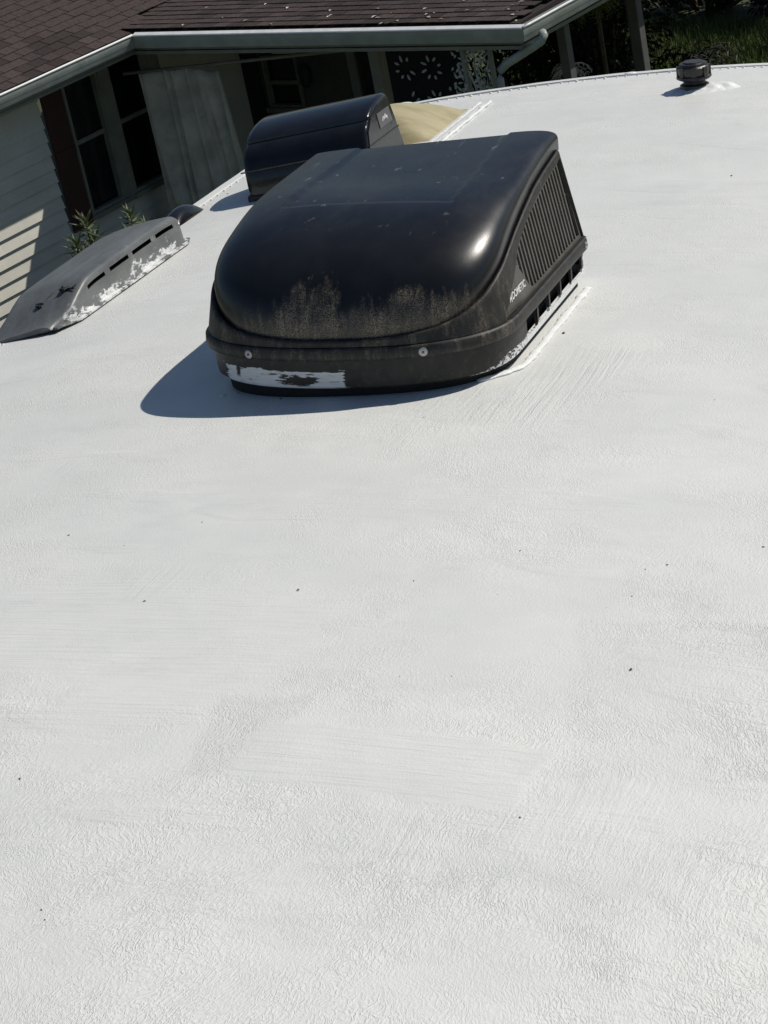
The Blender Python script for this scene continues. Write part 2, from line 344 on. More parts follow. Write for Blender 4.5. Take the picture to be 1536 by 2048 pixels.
# ------------------------------------------------------------------ camper trailer (frame: x right, y to its far end, z roof normal)
RX0, RX1, RY0, RY1 = -1.175, 1.42, -5.6, 2.955
def roofz(x, y=0): return -.058*(x-.25)**2
trailer = empty('camper_trailer', RVM @ Matrix.Translation((0, 0, -3.1)))
tag(trailer, 'camper trailer with a broad roof freshly coated in white paint', 'trailer')
UP = Matrix.Translation((0, 0, 3.1))
xs = [RX0-.028, RX0-.027, RX0-.022, RX0-.012] + [RX0 + (RX1-RX0)*i/130 for i in range(131)] + [RX1+.012, RX1+.022, RX1+.027, RX1+.028]
ys = [RY0-.028, RY0-.022, RY0-.012] + [RY0 + (RY1-RY0)*i/320 for i in range(321)] + [RY1+.012, RY1+.022, RY1+.027, RY1+.028]
def edge(v, a, b):
    d = max(0, a - v, v - b)
    return 0 if d <= 0 else (-.045 - .0 if d > .0275 else -(.028 - math.sqrt(max(0, .028**2 - d*d))))
def rz(x, y):
    z = roofz(max(RX0, min(RX1, x)))
    z += .0014*mnoise.noise(Vector((x*3.1, y*2.7, 3))) + .0006*mnoise.noise(Vector((x*11, y*9, 7)))
    return z + edge(x, RX0, RX1) + edge(y, RY0, RY1)
mb = MB(); mb.grid([[(x, y, rz(x, y)) for x in xs] for y in ys])
roof = mb.build('roof', M['coat'], trailer, UP, smooth=True)
roof['label'] = 'brushed and rolled white coating over the whole roof'
zb = -2.55
for lo, hi in (((RX0-.027, RY0-.027, zb), (RX0+.0, RY1+.027, -.135)), ((RX1, RY0-.027, zb), (RX1+.027, RY1+.027, -.1))):
    MB().box(lo, hi).build('side_wall', M['body'], trailer, UP)
for y in (RY0-.027, RY1): MB().box((RX0+.002, y, zb), (RX1-.002, y+.027, -.138)).build('end_wall', M['body'], trailer, UP)
MB().box((RX0+.004, RY0+.004, zb-.06), (RX1-.004, RY1-.004, zb+.01)).build('floor_pan', M['rubber'], trailer, UP)
for sx in (RX0+.12, RX1-.12):
    for yy in (-1.9, -1.05):
        rot = Matrix.Translation((sx, yy, -2.78)) @ Matrix.Rotation(R(90), 4, 'Y')
        w = MB().lathe([(.20, -.09), (.33, -.1), (.36, -.07), (.36, .07), (.33, .1), (.20, .09)], 28, rot).build('wheel', M['tyre'], trailer, UP, sharp=40)
        MB().lathe([(.05, -.06), (.2, -.05), (.2, .05), (.05, .06)], 20, rot).build('rim', M['rim'], w)
# painted-over edge trim with its row of screw heads
def trim(pts, wd, side):
    m = MB(); rows = []
    for i, (x, y) in enumerate(pts):
        j = .0012*mnoise.noise(Vector((x*9, y*9, 1))); z = roofz(x)
        a, b = (Vector((0, 1, 0)), Vector((1, 0, 0))) if side == 'far' else (Vector((1, 0, 0)), Vector((0, 1, 0)))
        p = Vector((x, y, z)); rows.append([p - a*(wd/2) + Vector((0,0,-.002)), p - a*(wd/2-.003) + Vector((0,0,.0045+j)), p + a*(wd/2-.003) + Vector((0,0,.005+j)), p + a*(wd/2) + Vector((0,0,-.002))])
    m.grid(rows); return m.build('edge_trim', M['coat'], trailer, UP, smooth=False, sharp=30)
n = 260
t1 = trim([(RX0+.01+(RX1-RX0-.02)*i/n, RY1-.020) for i in range(n+1)], .032, 'far')
t2 = trim([(RX0+.020, RY0+.02+(RY1-RY0-.06)*i/n) for i in range(n+1)], .032, 'left')
m = MB(); k = 0; rr = random.Random(3)
def blob(m, x, y, z, r, h, nn=8):
    m.lathe([(r, -.003), (r*.95, h*.45), (r*.6, h*.9), (r*.15, h)], nn, Matrix.Translation((x, y, z)) @ Matrix.Rotation(rr.random()*6, 4, 'Z') @ Matrix.Diagonal((1+.5*rr.random(), 1, 1, 1)))
x = RX0 + .05
while x < RX1 - .05:
    blob(m, x, RY1-.046+rr.uniform(-.003, .003), roofz(x), rr.uniform(.003, .006), rr.uniform(.002, .0048)); 
    if rr.random() < .07: blob(m, x+.01, RY1-.02, roofz(x)+.004, rr.uniform(.012, .026), rr.uniform(.003, .008), 12)
    x += .03 + rr.uniform(-.008, .012)
y = RY0 + .05
while y < RY1 - .05:
    blob(m, RX0+.046, y, roofz(RX0+.046), rr.uniform(.003, .005), rr.uniform(.002, .004)); y += .05
o = m.build('screw_heads', M['whitepaint'], trailer, UP, smooth=True); o['kind'] = 'stuff'; o['label'] = 'row of small screw heads painted over along the roof edge'

def rv(x, y, z, rz_=0, ry=0, rx=0): return RVM @ Matrix.Translation((x, y, z)) @ Matrix.Rotation(rz_, 4, 'Z') @ Matrix.Rotation(ry, 4, 'Y') @ Matrix.Rotation(rx, 4, 'X')

# ------------------------------------------------------------------ large air conditioner
AC = empty('air_conditioner', rv(.011, 0, 0))
tag(AC, 'large black rooftop air conditioner with louvred side and dirty rounded front', 'air conditioner')
E_ = 2.55; BOW = .22; REAR = .762; HW = .334
def ybase(y, ins): return max(0, y-ins) if y-ins < .22 else .22 + (y-ins-.22)*.51/(REAR-.25-1.3*ins)
OPEN = [(.262+.0925*i, .262+.0925*i+.0815) for i in range(5)]
SIDE_Y = sorted(set([.22 + (.73-.22)*i/24 for i in range(25)] + [v for o in OPEN for v in o]))
def half(ins):
    p = []; w = HW - ins
    for i in range(30):
        t = (i/30)**.9 * math.pi/2
        p.append((w*math.sin(t)**(2/E_) if t > 0 else 0, ins + BOW*(1-math.cos(t)**(2/E_))))
    for yv in SIDE_Y: p.append((w, .22+ins + (yv-.22)*(REAR-.25-1.3*ins)/.51))
    for i in range(1, 7):
        a = i/6*math.pi/2; p.append((w-.03+.03*math.cos(a), REAR-.3*ins-.03+.03*math.sin(a)))
    p.append((0, REAR-.3*ins)); return p
def loop(ins):
    h = half(ins); return h + [(-x, y) for x, y in reversed(h[1:-1])]
NL = len(loop(0)); NH = len(half(0))
def ring(ins, z): return [(x, y, z) for x, y in loop(ins)]
MB().grid([ring(.045, -.035), ring(.045, .095)], close=True).build('shade_liner', M['rubber'], AC)  # black inner wall, painted shade behind the pan openings
m = MB().grid([ring(.03, -.03), ring(.026, .022)], close=True); m.build('base_foam', M['rubber'], AC)
h0 = half(0)
def in_open(j):
    if j >= NH-1: return False
    x0, y0 = h0[j]; x1, y1 = h0[j+1]
    if x0 < HW-.001 or x1 < HW-.001: return False
    c = (y0+y1)/2; return any(a < c < b for a, b in OPEN)
m = MB().grid([ring(.035, .018), ring(.016, .018), ring(.012, .022), ring(.011, .035), ring(.010, .0765), ring(.010, .082)], skip=lambda i, j: i == 3 and in_open(j), close=True)
m.grid([ring(.015, .021), ring(.015, .035), ring(.015, .0765), ring(.015, .082)], skip=lambda i, j: i == 1 and in_open(j), close=True)
for a, b in OPEN:
    for yy in (a, b):
        m.add([(HW-.0112, yy, .035), (HW-.0155, yy, .035), (HW-.0155, yy, .0765), (HW-.0102, yy, .0765)], [(0, 1, 2, 3)])
    for zz in (.035, .0765): m.add([(HW-.0115, a, zz), (HW-.0155, a, zz), (HW-.0155, b, zz), (HW-.0115, b, zz)], [(0, 1, 2, 3)])
pan = m.build('base_pan', M['pan'], AC, sharp=35); pan['label'] = 'lower pan with white paint smears and five square side openings'
m = MB().grid([ring(.014, .083), ring(.003, .0785), ring(.0, .081), ring(-.001, .088), ring(0, .101), ring(.003, .105), ring(.008, .1055), ring(.0115, .1035)], close=True)
m.build('lower_band', M['band'], AC, sharp=50)
ZT_Y = [(0, .119), (.006, .122), (.034, .132), (.06, .146), (.08, .157), (.10, .168), (.125, .182), (.155, .196), (.19, .208), (.22, .217), (.30, .238), (.39, .258), (.50, .279), (.60, .291), (.74, .303), (.80, .304)]
def zt(x, y): return interp(ZT_Y, y)
ZL = [(.150, .1065), (.1502, .118), (.18, .143), (.212, .162), (.262, .190), (.275, .200), (.284, .208), (.31, .218), (.39, .240), (.502, .262), (.615, .277), (.73, .288), (.762, .290)]
def zlow(x, y): return .1065 if abs(x) < .30 or y <= .150 or y > .735 else min(interp(ZL, y), zt(x, y)-.010)
def tin(z): return .005 + max(0, z-.105)*.18
def rowf(fn):
    b = loop(0); r = []
    for i, (x, y) in enumerate(b):
        ins, z = fn(x, y); q = loop_cache(round(ins, 4))[i]; r.append((q[0], q[1], z))
    return r
_lc = {}
def loop_cache(k):
    if k not in _lc: _lc[k] = loop(k)
    return _lc[k]
def wall(t): 
    def fn(x, y):
        a, b = zlow(x, y), zt(x, y)-.004; z = a + (b-a)*t; return tin(z), z
    return fn
def lowret(x, y):
    z = zlow(x, y); return tin(z)+.009, z
def topr(di, dz):
    return lambda x, y: (tin(zt(x, y))+di, zt(x, y)+dz)
rows = [rowf(lowret)] + [rowf(wall(t/6)) for t in range(7)] + [rowf(topr(.0012, -.0012)), rowf(topr(.003, .0002)), rowf(topr(.0055, .0)), rowf(topr(.0075, -.0015)), rowf(topr(.009, -.006)), rowf(topr(.010, -.022))]
MB().grid(rows, close=True).build('surround', M['band'], AC, sharp=45)
# dome: arches from crease to crease
Y0 = .0180
def zc(y):
    if y < .43: return .113 + .210*max(0, 1-abs((.43-y)/(.43-Y0))**2.35)**(1/2.35)
    return .323 + .008*sstep(.43, .762, y)
rows = []; NS = 110; NX = 96
for i in range(NS+1):
    t = i/NS; y = Y0 + (.758-Y0)*t**1.9
    if i == NS: y = .758
    def kx(y):
        ins = .02; x = .3
        for _ in range(6):
            q = (y-ins)/BOW; w = HW-ins
            x = w if q >= 1 else w*max(0, 1-max(0, 1-q)**E_)**(1/E_); ins = tin(zt(x, ybase(y, ins)))+.0095
        return x, ins
    xk, ik = kx(y); xk = max(.0005, xk); zk = zt(xk, ybase(y, ik))-.0065; z_c = max(zc(y), zk)
    ex = 2.9 + 3.4*sstep(.15, .72, y); row = []
    for j in range(NX+1):
        a = math.pi*j/NX; ca, sa = math.cos(a), math.sin(a)
        x = xk*math.copysign(abs(ca)**(2/ex), ca); z = zk + (z_c-zk)*max(0, sa)**(2/ex)
        pm = (1-sstep(.170, .177, abs(x)))*sstep(.298, .306, y)
        z -= .0045*pm
        z += .0022*mnoise.noise(Vector((x*6, y*5, 2)))*sstep(.2, .4, y)*(1-abs(x)/.36)
        z += .055*x*sstep(.35, .75, y)*max(0, sa)**.4; x += math.copysign(.010*math.sin(2*min(a, math.pi-a))**.8*sstep(.03, .12, y)*(1-.6*sstep(.4, .7, y)), ca)
        row.append((x, y, z))
    rows.append(row)
m = MB().grid(rows); 
dome = m.build('shroud', M['dome'], AC, smooth=True); dome['label'] = 'shiny black shroud with dirt streaked up its rounded nose'
m = MB(); last = rows[-1]; m.add([(x, .7585, z) for x, y, z in last] + [(.33, .7585, .1), (-.33, .7585, .1)][::-1][::-1], [tuple(range(NX+3))]); m.build('rear_panel', M['side'], AC)
# side panels with the louvre opening
def xo(y, z, extra=.0065):
    ins = tin(z) + extra; w = HW-ins; q = (y-ins)/BOW
    return w if q >= 1 else w*max(0, 1-(1-q)**E_)**(1/E_)
HOLE = [(.726, .114), (.726, .280), (.633, .270), (.565, .261), (.505, .250), (.455, .241), (.411, .231), (.36, .216), (.321, .202), (.286, .186), (.302, .168), (.319, .145), (.335, .122), (.36, .114), (.5, .114), (.62, .114)]
for sgn in (1, -1):
    outer = [(.1495, .1055)] + [(y, z+.002) for y, z in ZL[1:-1]] + [(.735, .291), (.736, .1055), (.6, .1055), (.45, .1055), (.3, .1055)]
    bm = bmesh.new(); loops = [outer] + ([HOLE] if sgn > 0 else [])
    es = []
    for L in loops:
        vs = [bm.verts.new((sgn*xo(y, z), y, z)) for y, z in L]
        es += [bm.edges.new((vs[i], vs[(i+1) % len(vs)])) for i in range(len(vs))]
    bmesh.ops.triangle_fill(bm, use_beauty=True, use_dissolve=False, edges=es, normal=(sgn, 0, 0))
    bmesh.ops.recalc_face_normals(bm, faces=bm.faces)
    me = bpy.data.meshes.new('side_panel'); bm.to_mesh(me); bm.free()
    o = link('side_panel', me, M['side'], AC); md = o.modifiers.new('s', 'SOLIDIFY'); md.thickness = .006; md.offset = -1
me_top = [(y, z) for y, z in HOLE[1:10]][::-1]; me_bot = [HOLE[9], HOLE[10], HOLE[11], HOLE[12], (.36, .114), (.726, .114)]
gr = MB().prism([(y, z) for y, z in [(.25, .108), (.745, .108), (.745, .292), (.25, .22)]], 0, .268, .272).build('grille_back', M['void'], AC)
y = .300; SL = []
while y < .722:
    zt_, zb_ = interp(me_top, y), interp(me_bot, y)
    if zt_ - zb_ > .008:
        mm = MB(); w = .0046
        xa, xb = xo(y, zb_)-.0008, xo(y, zt_)-.0008
        vs = []
        for (xx, z) in ((xa, zb_-.004), (xb, zt_+.004)): vs += [(xx-.014, y-w, z), (xx-.014, y+w, z), (xx, y+w*.85, z), (xx, y-w*.85, z)]
        mm.add(vs, [(0,1,2,3), (7,6,5,4), (0,4,5,1), (1,5,6,2), (2,6,7,3), (3,7,4,0)])
        mm.build('slat', M['side'], gr)
    y += .0212
MB().tube([(xo(a, b)-.008, a, b) for a, b in [(.30, .168), (.427, .182), (.567, .194), (.735, .208)]], .0042, 6).build('cross_rib', M['side'], gr)
MB().tube([(xo(y_, z_, .002), y_, z_) for y_, z_ in [(.1505, .1085)] + ZL[1:6]], .0022, 6).build('panel_seam', M['void'], AC)
MB().tube([(xo(y_, .1075, .003), y_, .1075) for y_ in [.152+.583*i/20 for i in range(21)]], .0022, 6).build('panel_seam', M['void'], AC)
# badge: zigzag mark and name on the side panel
def text_mesh(body, size, depth):
    cu = bpy.data.curves.new('t', 'FONT'); cu.body = body; cu.size = size; cu.extrude = depth; cu.resolution_u = 3; cu.shear = .18; cu.space_character = .93; cu.offset = .00035
    ob = bpy.data.objects.new('t', cu); COL.objects.link(ob); dg = bpy.context.evaluated_depsgraph_get(); me = bpy.data.meshes.new_from_object(ob.evaluated_get(dg)); bpy.data.objects.remove(ob); return me
def on_side(y0, z0, k):   # text x -> +y, text y -> +z on the leaning right panel
    x0 = xo(y0, z0) + .0012; ang = math.atan2(.0, 1); sx = (xo(y0+.1, z0)-xo(y0, z0))/.1
    a = Vector((sx, 1, 0)).normalized(); b = Vector((-.18, 0, 1)).normalized(); c = a.cross(b).normalized(); b = c.cross(a)
    return Matrix(((a.x, b.x, c.x, x0), (a.y, b.y, c.y, y0), (a.z, b.z, c.z, z0), (0, 0, 0, 1)))
me = text_mesh('DOMETIC', .0200, .0004); w = max(v.co.x for v in me.vertices) - min(v.co.x for v in me.vertices)
for v in me.vertices: v.co.x *= .093/w
lt = link('lettering', me, M['letter'], AC, on_side(.2135, .131, 1)); lt['label'] = 'small white maker name and zigzag mark'
mk = MB()
for x0, x1, z0, z1 in ((0, .006, 0, .012), (.006, .0095, .012, .002), (.0095, .0155, -.002, .0165)):
    mk.prism([(x0, z0), (x0+.0036, z0), (x1+.0036, z1), (x1, z1)], 2, 0, .0005)
mk.build('emblem', M['letter'], lt, Matrix.Translation((-.0185, 0, 0)))
# screws with washers
def screw(x, y, z, nx, ny, parent, r=.0088):
    nrm = Vector((nx, ny, 0)).normalized(); q = nrm.to_track_quat('Z', 'Y').to_matrix().to_4x4(); q.translation = (x, y, z)
    w = MB().lathe([(r, -.002), (r, .0015), (r*.8, .0024), (r*.35, .0024)], 18, q).build('screw', M['zinc'], parent, sharp=40)
    MB().lathe([(r*.30, .0), (r*.28, .0034), (r*.1, .004)], 10, q).build('screw_head', M['darkmetal'], w, sharp=40)
def bowpt(x): return (x, BOW*(1-(1-abs(x/HW)**E_)**(1/E_)))
for x in (-.179, .188):
    a, b = bowpt(x-.005), bowpt(x+.005); p = bowpt(x); screw(p[0], p[1]-.001, .0905, b[1]-a[1], -(b[0]-a[0]), AC)
screw(HW+.0005, .722, .092, 1, 0, AC, .008)
# raised bead of coating where the unit meets the roof on its open side
m = MB(); pts = []
for i in range(60):
    t = i/59; yv = .10 + .60*t; xx = .336 if yv > .2 else .336-.9*(.2-yv)**1.4*2.0; pts.append((xx+.003*mnoise.noise(Vector((t*9, 0, 0))), yv, roofz(xx)+.001))
m.tube(pts, [.008+.009*abs(mnoise.noise(Vector((i*.33, 2, 0)))) for i in range(60)], 8, True, .4); m.build('sealant_bead', M['whitepaint'], AC, smooth=True)
m = MB(); 
for i in range(9): blob(m, -.285+.05*rr.random(), .085-.02*rr.random(), -.019, rr.uniform(.006, .012), rr.uniform(.003, .006), 10)
m.build('sealant_lump', M['whitepaint'], AC, smooth=True)

# ------------------------------------------------------------------ smaller glossy hood behind it
HD = empty('vent_hood', rv(-.752, 1.86, roofz(-.775)-.003, 0, R(-8)))
tag(HD, 'smaller glossy black vent hood with grey label, behind the large air conditioner', 'vent hood')
hp = [(0, .012), (-.002, .05), (.006, .095), (.020, .125), (.042, .147), (.070, .158), (.0715, .167), (.082, .173), (.115, .186), (.16, .196), (.20, .200), (.232, .199), (.248, .193), (.256, .18), (.272, .12), (.295, .012)]
def hoodloft(ex):
    rows = []
    W2 = .195
    for sx, sc in [(-1, .80), (-.99, .90), (-.965, .965), (-.93, .99), (-.88, 1), (-.4, 1), (0, 1), (.4, 1), (.93, 1), (.962, .992), (.985, .965), (.998, .93)]:
        cy, cz = .15, .05
        rows.append([(sx*W2, cy+(y-cy)*sc, cz+(z-cz)*sc if z > cz else z) for y, z in hp])
    return rows
rows = hoodloft(0); m = MB().grid(rows); n_ = len(hp)
m.f.append(tuple(range(n_))); m.f.append(tuple((len(rows)-1)*n_+i for i in reversed(range(n_))))
m.build('hood', M['gloss'], HD, sharp=32)
MB().prism([(-.006, -.035), (-.006, .022), (.005, .026), (.29, .026), (.305, .022), (.305, -.035)], 0, -.196, .199).build('base_flange', M['cap'], HD, bevel=.004)
sp = [(.02, .03), (.018, .09), (.035, .13), (.08, .162), (.15, .182), (.225, .187), (.238, .175), (.262, .09), (.276, .03)]
m = MB().prism(sp, 0, .1925, .198); side = m.build('side_cheek', M['gloss'], HD, bevel=.002)
MB().prism([(.012, .0905), (.265, .0905), (.2645, .094), (.013, .094)], 0, .197, .2005).build('seam_rib', M['cap'], HD)
lab = MB().prism([(.125, .118), (.228, .118), (.222, .16), (.122, .16)], 0, .198, .2).build('label_plate', M['greyplate'], HD)
mk = MB()
for y0, z0, y1, z1 in ((.150, .133, .163, .144), (.163, .144, .166, .134), (.166, .134, .180, .147), (.182, .146, .178, .135), (.178, .135, .192, .140), (.192, .14, .189, .130)):
    mk.tube([(.2005, y0, z0), (.2005, y1, z1)], .0016, 5)
mk.build('label_print', M['letter'], lab)
MB().box((-.196, -.003, .0905), (.196, .004, .0935)).build('seam_rib', M['cap'], HD)

# ------------------------------------------------------------------ low grey vent at the roof edge
VT = empty('refrigerator_vent', RVM @ Matrix.Identity(4))
tag(VT, 'low grey plastic roof vent with four slots and white paint smears', 'roof vent')
SLOT = [(.885, .985), (1.015, 1.125), (1.15, 1.265), (1.295, 1.405)]
vy = sorted(set([.715, .722, .735, .76, .79, .82, .85, .88, .9, .93, .96, 1.43, 1.45, 1.462, 1.472, 1.48] + [.96+.47*i/16 for i in range(17)] + [v for s in SLOT for v in s]))
def vh(y): return .012 + .073*(sstep(.70, .93, y)**.9)*(1-.93*sstep(1.44, 1.485, y)) + .006*math.sin((y-.9)*4)*sstep(.9, 1, y)*(1-sstep(1.35, 1.45, y))
rows = []
for y in vy:
    h = vh(y); xr, xl = -.962, -1.192; nar = .03*(1-sstep(.715, .80, y)) + .014*sstep(1.44, 1.48, y)
    zr, zl = roofz(xr)-.002, roofz(xl)-.004
    prof = [(xr+.012-nar, zr+.008), (xr+.012-nar, zr+.0115), (xr-.001-nar, zr+.0135), (xr-.005-nar, zr+.30*h), (xr-.010-nar, zr+.70*h), (xr-.0125-nar, zr+.81*h), (xr-.0155-nar, zr+.93*h), (xr-.021-nar, zr+.985*h), (xr-.030-nar, zr+1.0*h)]
    top = zr + h
    for i in range(1, 9):
        t = i/8; xx = xr-.030-nar + (xl+.03-(xr-.030-nar))*t; prof.append((xx, top+(zl+h-top)*t+.004*math.sin(math.pi*t)*min(1, h/.06) + .0012*mnoise.noise(Vector((xx*20, y*9, 0)))))
    prof += [(xl+.02, zl+.94*h), (xl+.010, zl+.7*h), (xl+.004, zl+.3*h), (xl-.0, zl+.004), (xl, zl)]
    rows.append([(x, y, z) for x, z in prof])
def vskip(i, j): c = (vy[i]+vy[i+1])/2; return j == 4 and any(a < c < b for a, b in SLOT)
m = MB().grid(rows, skip=vskip); nn = len(rows[0]); m.f.append(tuple(range(nn))); m.f.append(tuple((len(rows)-1)*nn+i for i in reversed(range(nn))))
m.build('cover', M['ventgrey'], VT, sharp=40)
MB().box((-1.10, .885, -.11), (-.983, 1.41, -.030)).build('slot_liner', M['void'], VT)
MB().box((-1.150, .80, -.14), (-.966, 1.462, -.080)).build('base_gasket', M['rubber'], VT)
# two scraps of black wire lying on the vent
def vtop(x, y):
    h = vh(y); t = (x+1.002)/(-1.118+1.002); return roofz(-.962)-.002+h + (roofz(-1.192)-roofz(-.962))*t + .004*math.sin(math.pi*max(0, min(1, t)))
def scrap(x, y, lab, seed, L):
    r_ = random.Random(seed); e = empty('wire_scrap', rv(x, y, vtop(x, y)))
    tag(e, lab, 'wire scrap')
    m = MB()
    for k in range(5): m.tube([(r_.uniform(-.008, .008), r_.uniform(-.012, .012), .003+.005*r_.random()) for _ in range(4)], .0035, 6)
    m.build('knot', M['scrap'], e)
    m = MB()
    for k in range(2):
        a = r_.uniform(0, 6.28) if k else .6; p = Vector((0, 0, .004)); pts = [p]
        for q in range(4): a += r_.uniform(-.6, .6); p = p + Vector((math.cos(a), math.sin(a), 0))*L/4; pts.append(Vector((p.x, p.y, vtop(x+p.x, y+p.y)-vtop(x, y)+.002)))
        m.tube(pts, .0016, 5)
    m.build('strand', M['scrap'], e)
scrap(-1.075, .815, 'tangled black wire scrap with loose strands, nearer the sloping end of the grey vent', 5, .045)
scrap(-1.022, .850, 'oval black wire scrap lying beside the slots on the grey vent', 11, .035)

# ------------------------------------------------------------------ yellowed skylight, its frame
SK = empty('skylight_dome', rv(-.745, 2.47, roofz(-.745), 0, R(-6)))
tag(SK, 'yellowed beige plastic skylight dome behind the glossy black hood', 'skylight')
m = MB(); rows = []; n = 40; A, B = .215, .205
for i in range(n+1):
    v = i/n*2-1; row = []
    for j in range(n+1):
        u = j/n*2-1; mx = (abs(u)**9+abs(v)**9)**(1/9); hh = max(0, 1-mx**1.7)
        row.append((u*A, v*B, .006+.088*hh+.0012*mnoise.noise(Vector((u*5, v*5, 1)))))
    rows.append(row)
m.grid(rows).build('dome', M['sky'], SK, smooth=True)
m = MB()
for (x0, x1, y0, y1) in ((-A-.035, -A+.004, -B-.035, B+.035), (A-.004, A+.035, -B-.035, B+.035), (-A+.004, A-.004, -B-.035, -B+.004), (-A+.004, A-.004, B-.004, B+.035)):
    MB().box((x0, y0, -.01), (x1, y1, .007)).build('frame', M['coat'], SK, bevel=.002)
m = MB()
for xx in (A+.045, A+.012):
    pts = [(xx+.005*mnoise.noise(Vector((i*.4, xx*30, 0))), -B-.03+(2*B+.10)*i/40, .004) for i in range(41)]
    m.tube(pts, [.006+.005*abs(mnoise.noise(Vector((i*.5, xx*9, 1)))) for i in range(41)], 7, True, .7)
m.build('sealant_bead', M['whitepaint'], SK, smooth=True)

# ------------------------------------------------------------------ plumbing vent with its cap
PV = empty('plumbing_vent', rv(.178, 2.648, roofz(.178)))
tag(PV, 'small black mushroom capped plumbing vent set in white sealant', 'plumbing vent')
wob = lambda a, z: 1 + .05*abs(math.sin(a*4+.3))
MB().lathe([(.034, -.004), (.044, .005), (.043, .016), (.034, .021), (.028, .038)], 24).build('base_collar', M['cap'], PV, sharp=35)
MB().lathe([(.030, .034), (.046, .033), (.050, .037), (.049, .043), (.044, .046), (.047, .060), (.0465, .068), (.041, .073), (.039, .079), (.030, .080), (.028, .084), (.004, .0845)], 32, None, wob).build('cap', M['cap'], PV, sharp=28)
m = MB()
for k in range(8):
    a = 2*math.pi*k/8+.2; MB().box((.0445, -.007, .045), (.0505, .007, .071), Matrix.Rotation(a, 4, 'Z')).build('cap_rib', M['cap'], PV)
def mound(blobs, x0, x1, y0, y1, n=44):
    rows = []
    for i in range(n+1):
        row = []
        for j in range(n+1):
            x = x0+(x1-x0)*j/n; y = y0+(y1-y0)*i/n; h = sum(a*math.exp(-((x-bx)**2+(y-by)**2*1.0)/(r*r)) for bx, by, r, a in blobs)
            h += .003*mnoise.noise(Vector((x*60, y*60, 4)))*min(1, h/.004); row.append((x, y, -.0035+h))
        rows.append(row)
    return MB().grid(rows)
r_ = random.Random(4)
bl = [(0, -.005, .065, .012), (.055, .0, .03, .010), (.085, .008, .022, .012), (.108, .012, .018, .011), (-.045, -.012, .03, .005), (.06, -.022, .02, .008), (.02, -.04, .022, .006), (.095, -.005, .014, .006), (.04, .04, .03, .008), (.125, .004, .012, .005)]
mound(bl, -.13, .19, -.11, .12).build('sealant', M['whitepaint'], PV, smooth=True)

# ------------------------------------------------------------------ small black fitting at the roof edge
FT = empty('edge_fitting', rv(-1.135, 1.80, roofz(-1.135)))
tag(FT, 'small black rounded fitting on the roof edge beyond the grey vent', 'fitting')
rows = []
for i in range(13):
    t = i/12; y = -.11+.22*t; h = .045*math.sin(math.pi*min(1, t*1.02+.0))**.6
    rows.append([(.035*math.cos(a), y, -.006+h*max(0, math.sin(a))) for a in [math.pi*k/10 for k in range(11)]])
MB().grid(rows).build('cover', M['gloss'], FT, smooth=True)
MB().box((-.037, -.118, -.012), (.037, .118, .001)).build('foot_plate', M['cap'], FT, bevel=.002)

# ------------------------------------------------------------------ grit lying on the roof
crumbs = [0.013, 0.0085, 0.0075, 0.007, 0.0085, 0.006, 0.005, 0.005, 0.004, 0.004, 0.004, 0.0035, 0.009, 0.01, 0.008, 0.004, 0.003, 0.005, 0.005, 0.004, 0.004, 0.004, 0.003, 0.003, 0.003, 0.004]
base = []
for k in range(4):
    bm = bmesh.new(); bmesh.ops.create_icosphere(bm, subdivisions=1, radius=1)
    for v in bm.verts: v.co *= random.uniform(.6, 1.2); v.co.z *= .45; v.co.x *= 1.3
    me = bpy.data.meshes.new('grit_crumb'); bm.to_mesh(me); bm.free(); me.materials.append(M['crumb']); base.append(me)
CRUMB_XY = [(0.373, 0.394), (0.861, -1.077), (0.272, -0.883), (0.023, -0.936), (0.968, -0.614), (-0.259, -0.651), (0.589, -0.698), (0.834, -0.712), (0.804, -0.735), (0.806, -0.836), (0.451, -0.833), (0.6, -0.867), (-0.117, 0.027), (0.483, 1.634), (-1.094, 2.042), (-0.016, -0.609), (-0.123, -0.705), (0.099, -1.517), (0.293, -1.83), (0.308, -1.85), (0.761, 0.031), (0.229, -0.1), (0.537, -1.158), (0.778, -0.884), (0.612, -1.145), (0.817, -1.508)]
for i, (s, (x, y)) in enumerate(zip(crumbs, CRUMB_XY)):
    o = link('grit_crumb', base[i % 4], None, None, RVM @ Matrix.Translation((x, y, roofz(x)+.4*s*.35)) @ Matrix.Rotation(random.random()*6, 4, 'Z') @ Matrix.Diagonal((s*.34, s*.34, s*.34, 1)))
    tag(o, 'tiny dark grit crumb lying on the white roof', 'grit', 'grit crumbs on the white roof')
tag(bpy.data.objects['grit_crumb'], 'largest dark grit crumb, on the white roof beside the air conditioner louvres', 'grit')
del bpy.data.objects['grit_crumb']['group']

